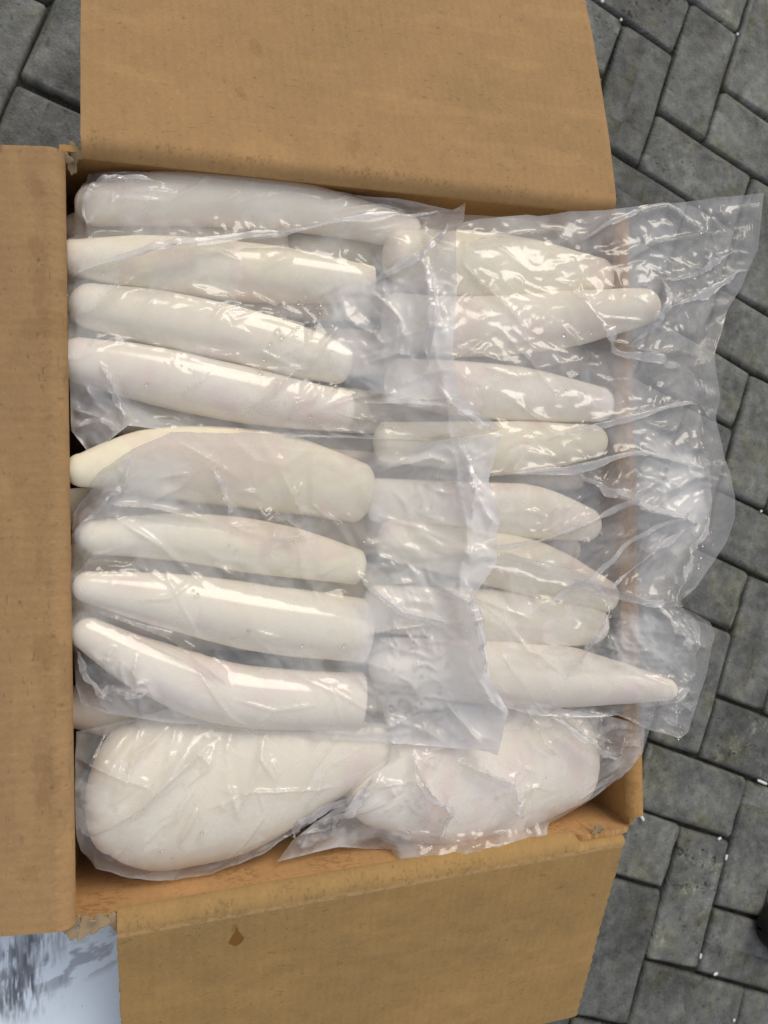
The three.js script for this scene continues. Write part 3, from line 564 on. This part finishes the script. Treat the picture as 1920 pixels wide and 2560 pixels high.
  for (const z of o.wet ?? []) { const c = at(z.px, z.py, RIM), rad = z.r * pixelSize(c); for (let n = 0; n < z.n; n++) { const a = r() * 6.283, q = Math.sqrt(r()) * rad, wx = c.x + Math.cos(a) * q, wz = c.z + Math.sin(a) * q; let bi = -1, bd = 9e-6; for (let k = 0; k < N; k++) { const dd = (x[k * 3] - wx) ** 2 + (x[k * 3 + 2] - wz) ** 2; if (dd < bd) { bd = dd; bi = k; } } if (bi < 0) continue; const s = lerp(0.0005, 0.0018, r() ** 2.5); beads.push(ball.clone().scale(s, s * 0.6, s).translate(x[bi * 3], x[bi * 3 + 1] + s * 0.2, x[bi * 3 + 2])); } }
  if (beads.length) part('water_beads', mergeGeometries(beads), dropMat, g, 'stuff');
  return g;
}

// crop-to-photo helpers for reading positions
const q3 = (u, v, w) => [100 + 0.663 * u, 360 + 0.663 * v, w * 0.663], q5 = (u, v, w) => [100 + 0.7233 * u, 1040 + 0.7233 * v, w * 0.7233], q4 = (u, v, w) => [1000 + 0.5546 * u, 440 + 0.5546 * v, w * 0.5546], q6 = (u, v, w) => [1000 + 0.5546 * u, 1000 + 0.5546 * v, w * 0.5546];
const h = (p, y) => [p[0], p[1], y];

// lower layer, seen only through gaps and film
{
  const rows = [
    [q3(150, 335, 50), q3(500, 350, 62), q3(700, 365, 62), q3(900, 390, 50)], [q3(150, 530, 50), q3(500, 560, 62), q3(700, 590, 64), q3(900, 630, 50)], [q3(150, 715, 50), q3(500, 770, 62), q3(700, 815, 64), q3(900, 860, 50)], [q3(250, 1030, 55), q3(560, 1060, 70), q3(720, 1070, 70), q3(900, 1080, 55)],
    [q5(120, 320, 60), q5(450, 320, 74), q5(640, 330, 74), q5(840, 345, 60)], [q5(120, 500, 46), q5(450, 520, 60), q5(640, 540, 62), q5(840, 560, 50)], [q5(150, 680, 50), q5(450, 720, 66), q5(640, 730, 66), q5(840, 740, 50)], [q5(150, 1000, 66), q5(450, 1060, 80), q5(640, 1075, 80), q5(840, 1090, 60)],
    [[760, 640, 50], q4(330, 250, 80), q4(600, 270, 80), q4(800, 300, 50)], [[740, 745, 50], q4(200, 560, 80), q4(560, 560, 80), q4(840, 560, 46)], [[740, 880, 50], q4(200, 800, 76), q4(560, 815, 76), q4(820, 845, 46)], [[760, 1020, 50], q4(200, 1090, 70), q4(560, 1110, 70), q4(820, 1140, 46)],
    [[770, 1190, 60], q6(200, 340, 70), q6(500, 345, 66), q6(780, 350, 46)], [[770, 1330, 60], q6(200, 600, 66), q6(500, 620, 66), q6(760, 680, 40)], [[780, 1470, 60], q6(200, 850, 70), q6(500, 900, 66), q6(800, 940, 46)], [[770, 1600, 60], q6(200, 1080, 70), q6(500, 1100, 66), q6(820, 1120, 46)], [[780, 1740, 70], q6(250, 1400, 90), q6(600, 1420, 90), q6(840, 1430, 60)], [q5(1150, 1080, 76), [1240, 1840, 60], [1400, 1840, 66], [1500, 1850, 50]],
  ];
  for (const pts of rows) squid({ pts, y: RIM - 0.06, thick: 0.019, grow: 1.2, label: 'pale squid tube in the lower layer under the bags', group: 'squid tubes in the lower layer' });
}

const film = RIM;
// bag of one broad mantle in the corner by the white carton
squid({ pts: [[300, 1985, 148], [410, 1988, 182], [580, 1962, 168], [780, 1905, 112], [930, 1868, 60]], y: RIM - 0.028, thick: 0.034, flat: 0.5, grow: 1.1, tail: 1, label: 'broad flat squid mantle in the bag by the white carton corner', group: null });
bag({ label: 'clear bag with one broad squid mantle beside the flap with a drip stain', nx: 190, ny: 110, dir: -0.9, spread: 0.5, creases: 34,
  top: [[185, 1830, film - 0.03], [420, 1775, film - 0.02], [700, 1790, film - 0.02], [985, 1800, film - 0.01]], right: [[985, 1800, film - 0.01], [1000, 1880, film - 0.012], [985, 1925, film - 0.02]],
  left: [[185, 1830, film - 0.03], [176, 1920, film - 0.04], [182, 2010, film - 0.04], [205, 2110, film - 0.035]], bottom: [[205, 2110, film - 0.035], [238, 2172, film - 0.03], [330, 2196, film - 0.03], [430, 2200, film - 0.03], [525, 2184, film - 0.03], [660, 2134, film - 0.03], [820, 2030, film - 0.03], [985, 1925, film - 0.02]],
  folds: [{ p: [[215, 2125], [330, 2050], [420, 1960], [470, 1900]], h: 0.005, w: 0.002 }, { p: [[180, 1920], [300, 1960], [380, 1990]], h: 0.005, w: 0.002 }, { p: [[340, 2065], [400, 1990], [500, 1900], [530, 1930]], h: 0.005, w: 0.0018 }, { p: [[310, 1990], [340, 1900], [420, 1850]], h: 0.005, w: 0.0018 }, { p: [[450, 2140], [500, 2040]], h: 0.004, w: 0.002 }, { p: [[530, 1995], [690, 2000], [860, 1990]], h: 0.002, w: 0.0015 }],
  zones: [{ px: 400, py: 1950, r: 130, n: 26, len: 0.05, dir: -0.9, spread: 0.9, h: 0.004 }, { px: 600, py: 1960, r: 100, n: 12, len: 0.04, dir: 1.4, spread: 0.8 }], wet: [{ px: 400, py: 2080, r: 120, n: 24 }] });
// bag of two broad mantles by the torn fold
squid({ pts: [[975, 1950, 108], [1110, 1955, 152], [1280, 1930, 156], [1435, 1885, 122]], y: RIM - 0.026, thick: 0.032, flat: 0.5, grow: 1.1, label: 'broad squid mantle in the bag next to the torn fold', group: null });
bag({ fog: [[0.15, 0.7, 0.3, 0.2], [0.45, 0.6, 0.25, 0.12]], label: 'crumpled clear bag of squid beside the torn fold, over the inner wall', nx: 190, ny: 100, dir: -0.6, spread: 1.3, creases: 44,
  top: [[985, 1800, film - 0.012], [1180, 1760, film - 0.005], [1400, 1770, film - 0.005], [1520, 1790, film + 0.002], [1612, 1815, film + 0.01]], right: [[1612, 1815, film + 0.01], [1605, 1880, film + 0.008], [1575, 1925, film + 0.002], [1560, 1935, film - 0.003]],
  left: [[985, 1800, film - 0.012], [965, 1900, film - 0.014], [850, 2010, film - 0.02], [735, 2100, film - 0.02], [692, 2155, film - 0.025]], bottom: [[692, 2155, film - 0.025], [770, 2135, film - 0.028], [850, 2118, film - 0.03], [950, 2125, film - 0.03], [1110, 2136, film - 0.03], [1250, 2105, film - 0.03], [1400, 2045, film - 0.025], [1490, 1990, film - 0.018], [1560, 1935, film - 0.003]],
  folds: [{ p: [[1050, 1900], [1075, 1980], [1130, 2040], [1120, 2120]], h: 0.008, w: 0.003 }, { p: [[1310, 1980], [1310, 2040], [1330, 2060]], h: 0.006, w: 0.002 }, { p: [[1170, 1920], [1310, 1975]], h: 0.006, w: 0.002 }, { p: [[1340, 1790], [1380, 1870], [1420, 1900]], h: 0.005, w: 0.002 }, { p: [[1430, 1800], [1500, 1880]], h: 0.005, w: 0.002 }, { p: [[1400, 1800], [1490, 1870], [1560, 1900]], h: 0.006, w: 0.002 }, { p: [[730, 2140], [800, 2080], [940, 2000]], h: 0.007, w: 0.003 }, { p: [[860, 2120], [870, 2060], [960, 1960]], h: 0.007, w: 0.0025 }],
  zones: [{ px: 800, py: 2080, r: 80, n: 26, h: 0.006 }, { px: 1060, py: 1980, r: 90, n: 18, h: 0.005 }, { px: 1540, py: 1850, r: 70, n: 14 }, { px: 1310, py: 2000, r: 70, n: 14 }], wet: [{ px: 1090, py: 2080, r: 70, n: 40 }, { px: 1300, py: 1980, r: 90, n: 12 }] });

// bag of three pointed tubes reaching over the open rim, next to the torn fold
squid({ pts: [q6(-60, 620, 76), q6(420, 710, 100), q6(680, 790, 100), q6(900, 880, 60)], y: RIM - 0.018, tail: 1, label: 'slanting pointed squid tube, first of three in the bag by the torn fold rim', group: null });
squid({ pts: [q6(-120, 940, 84), q6(350, 970, 96), q6(620, 1000, 98), q6(850, 1010, 70)], y: RIM - 0.02, tail: 1, label: 'squid tube between two others, second of three in the bag by the torn fold rim', group: null });
squid({ pts: [q6(-80, 1190, 92), q6(400, 1220, 120), q6(700, 1245, 112), q6(930, 1260, 76), q6(1080, 1270, 38)], y: RIM - 0.016, tail: 1, lift: [0, 0, 0.004, 0.014, 0.028], label: 'long pointed squid tube, third of three in the bag by the torn fold rim', group: null });
bag({ fog: [[0.75, 0.4, 0.25, 0.2]], label: 'clear bag of three squid tubes, its sealed end overhanging the rim above the torn fold', nx: 200, ny: 130, dir: 0.6, spread: 1.2, creases: 40, free: ['left'], seal: 0.055,
  top: [[1130, 1400, film + 0.0], [1260, 1380, film + 0.006], [1420, 1420, film + 0.012], [1530, 1470, film + 0.02], [1610, 1498, film + 0.026], [1675, 1504, film + 0.028], [1728, 1530, film + 0.026]], right: [[1728, 1530, film + 0.026], [1775, 1555, film + 0.03], [1788, 1585, film + 0.03], [1765, 1690, film + 0.022], [1720, 1832, film + 0.012], [1700, 1846, film + 0.012]],
  left: [[1130, 1400, film + 0.0], [1120, 1500, film], [1150, 1650, film], [1215, 1760, film - 0.002]], bottom: [[1215, 1760, film - 0.002], [1330, 1785, film - 0.004], [1420, 1798, film - 0.002], [1540, 1788, film + 0.006], [1610, 1820, film + 0.008], [1700, 1846, film + 0.012]],
  folds: [{ p: [[1500, 1510], [1460, 1600], [1440, 1660]], h: 0.007, w: 0.0025 }, { p: [[1610, 1510], [1650, 1570], [1690, 1620]], h: 0.006, w: 0.003 }, { p: [[1690, 1560], [1710, 1690]], h: 0.005, w: 0.003 }, { p: [[1600, 1800], [1650, 1770], [1690, 1770]], h: 0.005, w: 0.002 }, { p: [[1560, 1780], [1640, 1740], [1700, 1690]], h: 0.005, w: 0.002 }],
  zones: [{ px: 1680, py: 1740, r: 70, n: 30, h: 0.004 }, { px: 1690, py: 1580, r: 60, n: 16, h: 0.004 }, { px: 1540, py: 1570, r: 80, n: 12 }], wet: [{ px: 1650, py: 1800, r: 60, n: 24 }, { px: 1450, py: 1600, r: 150, n: 20 }] });

// bag of five pointed tubes reaching over the open rim, next to the clean flap
squid({ pts: [q4(-20, 360, 90), q4(250, 395, 122), q4(560, 425, 122), q4(880, 470, 76)], y: RIM - 0.018, tail: 1, label: 'squid tube nearest the clean flap in the bag overhanging the rim', group: null });
squid({ pts: [q4(-20, 650, 95), q4(300, 675, 108), q4(700, 660, 102), q4(990, 640, 62)], y: RIM - 0.016, tail: 1, lift: [0, 0, 0.009, 0.03], label: 'squid tube second from the clean flap in the bag overhanging the rim', group: null });
squid({ pts: [q4(-20, 925, 80), q4(250, 955, 98), q4(560, 985, 100), q4(880, 1030, 62)], y: RIM - 0.02, tail: 1, label: 'squid tube third from the clean flap in the bag overhanging the rim', group: null });
squid({ pts: [q6(-80, 190, 70), q6(400, 215, 92), q6(620, 205, 90), q6(850, 190, 60)], y: RIM - 0.02, tail: 1, label: 'squid tube fourth from the clean flap in the bag overhanging the rim', group: null });
squid({ pts: [q6(-110, 450, 75), q6(380, 490, 98), q6(600, 505, 98), q6(820, 560, 62)], y: RIM - 0.02, tail: 1, label: 'squid tube fifth from the clean flap in the bag overhanging the rim', group: null });
bag({ fog: [[0.75, 0.72, 0.14, 0.3], [0.6, 0.5, 0.12, 0.15]], label: 'clear bag of five squid tubes, wavy sealed end overhanging the rim beside the clean flap', nx: 250, ny: 230, dir: 0.1, spread: 1.0, creases: 70, free: ['left'], seal: 0.075,
  top: [[1040, 575, film - 0.02], [1130, 562, film - 0.012], [1215, 547, film - 0.005], [1480, 527, film + 0.008], [1620, 510, film + 0.02], [1780, 497, film + 0.028], [1910, 482, film + 0.032]], right: [[1910, 482, film + 0.032], [1895, 622, film + 0.03], [1855, 712, film + 0.018], [1818, 772, film + 0.01], [1784, 890, film + 0.018], [1802, 995, film + 0.024], [1790, 1040, film + 0.018], [1815, 1150, film + 0.022], [1838, 1240, film + 0.03], [1838, 1290, film + 0.03], [1815, 1360, film + 0.02], [1740, 1470, film + 0.012], [1690, 1512, film + 0.01]],
  left: [[1040, 575, film - 0.02], [1050, 800, film - 0.004], [1090, 1000, film - 0.002], [1120, 1200, film], [1150, 1400, film + 0.004]], bottom: [[1150, 1400, film + 0.004], [1300, 1440, film + 0.012], [1480, 1480, film + 0.016], [1600, 1515, film + 0.016], [1690, 1512, film + 0.01]],
  folds: [{ p: [[1425, 730], [1460, 800], [1500, 870], [1600, 910], [1680, 935]], h: 0.012, w: 0.0035 }, { p: [[1460, 600], [1520, 560], [1640, 530], [1720, 600]], h: 0.006, w: 0.002 }, { p: [[1560, 655], [1620, 620], [1790, 600]], h: 0.005, w: 0.002 }, { p: [[1620, 720], [1600, 800], [1560, 870]], h: 0.007, w: 0.003 }, { p: [[1620, 720], [1720, 690], [1800, 640]], h: 0.006, w: 0.002 }, { p: [[1630, 780], [1740, 740], [1840, 680]], h: 0.006, w: 0.003 }, { p: [[1560, 900], [1660, 890], [1730, 893]], h: 0.004, w: 0.0016 },
    { p: [[1200, 1190], [1380, 1180], [1560, 1140], [1700, 1170]], h: 0.006, w: 0.0022 }, { p: [[1430, 1190], [1500, 1240], [1560, 1280], [1700, 1310]], h: 0.011, w: 0.004 }, { p: [[1350, 1100], [1500, 1060], [1720, 1010]], h: 0.006, w: 0.0022 }, { p: [[1210, 1370], [1360, 1340], [1480, 1290], [1600, 1210]], h: 0.008, w: 0.0022 }, { p: [[1330, 1540], [1450, 1440], [1560, 1340], [1690, 1280]], h: 0.006, w: 0.002 }, { p: [[1420, 1540], [1560, 1400], [1700, 1300]], h: 0.006, w: 0.002 }, { p: [[1650, 1500], [1680, 1400], [1740, 1290]], h: 0.006, w: 0.0024 }, { p: [[1170, 640], [1175, 600], [1300, 580], [1420, 570]], h: 0.005, w: 0.002 }, { p: [[1170, 650], [1220, 720], [1300, 800]], h: 0.004, w: 0.002 }, { p: [[1730, 895], [1740, 1010], [1710, 1190]], h: 0.003, w: 0.002 }],
  zones: [{ px: 1760, py: 620, r: 90, n: 60, h: 0.004, len: 0.02 }, { px: 1680, py: 760, r: 90, n: 26, h: 0.004 }, { px: 1660, py: 1160, r: 120, n: 30, h: 0.005, len: 0.05, dir: 0.1, spread: 1.4 }, { px: 1500, py: 1330, r: 150, n: 30, h: 0.005, len: 0.06, dir: -0.65, spread: 0.6 }, { px: 1500, py: 720, r: 100, n: 16 }], wet: [{ px: 1700, py: 1370, r: 70, n: 22 }, { px: 1300, py: 900, r: 250, n: 30 }, { px: 1700, py: 640, r: 110, n: 24 }] });

// bag of four tubes by the clean flap and the narrow flap
squid({ pts: [q3(215, 240, 62), q3(520, 205, 84), q3(900, 225, 78), q3(1150, 280, 62), q3(1390, 345, 50)], y: RIM - 0.03, label: 'squid tube nearest the clean flap in the bag of four with no overhang', group: null });
squid({ pts: [q3(140, 440, 56), q3(430, 455, 84), q3(850, 490, 86), q3(1240, 535, 52)], y: RIM - 0.026, cut: true, label: 'squid tube second from the clean flap in the bag of four with no overhang', group: null });
squid({ pts: [q3(200, 620, 68), q3(500, 668, 84), q3(850, 750, 86), q3(1130, 830, 62)], y: RIM - 0.024, label: 'squid tube third from the clean flap in the bag of four with no overhang', group: null });
squid({ pts: [q3(160, 820, 70), q3(450, 875, 88), q3(800, 950, 84), q3(1140, 1010, 62)], y: RIM - 0.024, label: 'squid tube fourth from the clean flap in the bag of four with no overhang', group: null });
bag({ fog: [[0.86, 0.55, 0.3, 0.3], [0.95, 0.8, 0.25, 0.25], [0.1, 0.9, 0.15, 0.15]], label: 'clear bag of four squid tubes beside the clean flap, away from the overhung rim', nx: 220, ny: 150, dir: -0.25, spread: 0.8, creases: 60, free: ['right'],
  top: [[228, 412, film - 0.03], [338, 408, film - 0.03], [425, 430, film - 0.03], [510, 421, film - 0.028], [763, 460, film - 0.024], [1028, 502, film - 0.014], [1140, 527, film - 0.008]], right: [[1140, 527, film - 0.008], [1136, 572, film - 0.002], [1115, 600, film + 0.004], [1122, 760, film + 0.006], [1108, 900, film + 0.006], [1130, 1000, film + 0.006], [1190, 1050, film + 0.006], [1232, 1083, film + 0.008]],
  left: [[228, 412, film - 0.03], [203, 500, film - 0.03], [180, 580, film - 0.03], [165, 680, film - 0.03], [152, 820, film - 0.03], [148, 960, film - 0.03], [156, 1050, film - 0.025], [240, 1155, film - 0.02]], bottom: [[240, 1155, film - 0.02], [275, 1100, film - 0.012], [320, 1064, film - 0.016], [450, 1076, film - 0.016], [590, 1090, film - 0.016], [895, 1096, film - 0.012], [1080, 1104, film - 0.004], [1232, 1083, film + 0.008]],
  folds: [{ p: [[205, 540], [300, 480], [400, 470]], h: 0.005, w: 0.002 }, { p: [[210, 540], [215, 480], [260, 430], [400, 420]], h: 0.006, w: 0.002 }, { p: [[170, 660], [400, 620], [620, 570], [780, 545]], h: 0.006, w: 0.0022 }, { p: [[640, 580], [800, 550], [1000, 520], [1110, 510]], h: 0.006, w: 0.0022 }, { p: [[270, 700], [340, 640], [420, 610], [560, 610]], h: 0.005, w: 0.002 }, { p: [[240, 760], [300, 700], [340, 680]], h: 0.005, w: 0.002 }, { p: [[1120, 560], [1040, 640], [940, 700]], h: 0.006, w: 0.0025 }, { p: [[1050, 620], [1070, 760], [1060, 920]], h: 0.006, w: 0.003 }, { p: [[940, 720], [1000, 800], [1010, 860]], h: 0.005, w: 0.002 }, { p: [[620, 1030], [700, 960], [760, 910]], h: 0.005, w: 0.0018 }, { p: [[930, 1000], [1080, 1020], [1220, 1080]], h: 0.006, w: 0.0025 }, { p: [[1090, 970], [1110, 1040], [1190, 1080]], h: 0.005, w: 0.002 }, { p: [[250, 900], [290, 980], [310, 1050]], h: 0.006, w: 0.002 }, { p: [[170, 1060], [250, 1040], [310, 1070]], h: 0.006, w: 0.002 }],
  zones: [{ px: 1040, py: 800, r: 120, n: 26, h: 0.005, dir: 1.4, spread: 1.6 }, { px: 760, py: 920, r: 120, n: 16, dir: -0.9, spread: 1 }, { px: 230, py: 1060, r: 80, n: 14, h: 0.006 }, { px: 260, py: 470, r: 80, n: 12 }], wet: [{ px: 790, py: 810, r: 90, n: 46 }, { px: 760, py: 950, r: 140, n: 36 }, { px: 500, py: 820, r: 260, n: 30 }] });

// bag of five tubes in the middle of the narrow flap's side
squid({ pts: [q5(150, 190, 46), q5(420, 160, 98), q5(800, 190, 112), q5(1100, 265, 84)], y: RIM - 0.02, label: 'plump squid tube with a pointed bare tip, first of four in the middle bag', group: null });
squid({ pts: [q5(200, 420, 46), q5(480, 420, 66), q5(800, 460, 70), q5(1085, 520, 48)], y: RIM - 0.022, mat: 2, label: 'yellowish slim squid tube, second of four in the middle bag', group: null });
squid({ pts: [q5(170, 590, 42), q5(450, 640, 76), q5(800, 705, 90), q5(1130, 745, 86)], y: RIM - 0.018, cut: true, label: 'wide squid tube third of four in the middle bag', group: null });
squid({ pts: [q5(170, 750, 44), q5(380, 865, 74), q5(680, 965, 84), q5(1105, 990, 80)], y: RIM - 0.02, cut: true, label: 'bent squid tube, fourth of four in the middle bag', group: null });
bag({ fog: [[0.9, 0.25, 0.3, 0.22], [0.9, 0.75, 0.3, 0.25], [0.12, 0.25, 0.2, 0.2], [0.12, 0.95, 0.2, 0.15]], label: 'clear bag of four squid tubes between the clean-flap bag and the broad mantle', nx: 230, ny: 170, dir: 0.5, spread: 1.3, creases: 70, free: ['right', 'top'], seal: 0,
  top: [[250, 1185, film - 0.02], [330, 1130, film - 0.006], [425, 1090, film + 0.002], [620, 1090, film + 0.004], [823, 1098, film + 0.005], [1040, 1112, film + 0.008], [1228, 1090, film + 0.012]], right: [[1228, 1090, film + 0.012], [1195, 1206, film + 0.01], [1221, 1293, film + 0.01], [1217, 1402, film + 0.008], [1165, 1481, film + 0.008], [1185, 1600, film + 0.006], [1205, 1700, film + 0.004], [1243, 1763, film + 0.002], [1216, 1878, film - 0.004]],
  left: [[250, 1185, film - 0.02], [205, 1250, film - 0.026], [180, 1290, film - 0.03], [158, 1445, film - 0.035], [155, 1500, film - 0.035], [172, 1655, film - 0.035], [205, 1762, film - 0.03]], bottom: [[205, 1762, film - 0.03], [274, 1786, film - 0.024], [389, 1802, film - 0.018], [679, 1833, film - 0.014], [968, 1857, film - 0.01], [1216, 1878, film - 0.004]],
  folds: [{ p: [[530, 1160], [560, 1240], [580, 1290]], h: 0.006, w: 0.0022 }, { p: [[700, 1170], [740, 1260], [760, 1300]], h: 0.005, w: 0.002 }, { p: [[780, 1140], [785, 1260]], h: 0.004, w: 0.002 }, { p: [[330, 1130], [310, 1210], [260, 1260], [200, 1300]], h: 0.006, w: 0.002 }, { p: [[250, 1260], [380, 1270], [520, 1300]], h: 0.005, w: 0.002 }, { p: [[1120, 1100], [1150, 1170], [1160, 1300]], h: 0.006, w: 0.002 }, { p: [[1090, 1465], [1140, 1500], [1160, 1560], [1190, 1680]], h: 0.009, w: 0.003 }, { p: [[900, 1440], [1000, 1530], [1140, 1560]], h: 0.006, w: 0.002 }, { p: [[1110, 1160], [1060, 1150], [950, 1180]], h: 0.005, w: 0.002 }, { p: [[1080, 1560], [1000, 1570], [930, 1590]], h: 0.005, w: 0.0025 }, { p: [[250, 1540], [420, 1600], [560, 1690]], h: 0.005, w: 0.0024 }, { p: [[360, 1590], [470, 1640], [580, 1720]], h: 0.004, w: 0.0018 }, { p: [[210, 1770], [290, 1740], [370, 1740]], h: 0.007, w: 0.003 }, { p: [[180, 1640], [220, 1720], [280, 1780]], h: 0.006, w: 0.002 }, { p: [[1130, 1770], [1170, 1820], [1210, 1870]], h: 0.005, w: 0.0018 }, { p: [[660, 1310], [720, 1300], [760, 1340], [700, 1350]], h: 0.004, w: 0.0018 }],
  zones: [{ px: 1080, py: 1540, r: 110, n: 26, h: 0.005 }, { px: 700, py: 1320, r: 110, n: 18, h: 0.004 }, { px: 1020, py: 1700, r: 110, n: 24, h: 0.003 }, { px: 280, py: 1720, r: 90, n: 18, h: 0.006 }, { px: 1130, py: 1250, r: 110, n: 14 }], wet: [{ px: 1050, py: 1700, r: 130, n: 90 }, { px: 1080, py: 1180, r: 110, n: 36 }, { px: 700, py: 1400, r: 300, n: 36 }, { px: 290, py: 1690, r: 60, n: 12 }] });

console.log('done');
renderer.render(scene, camera);
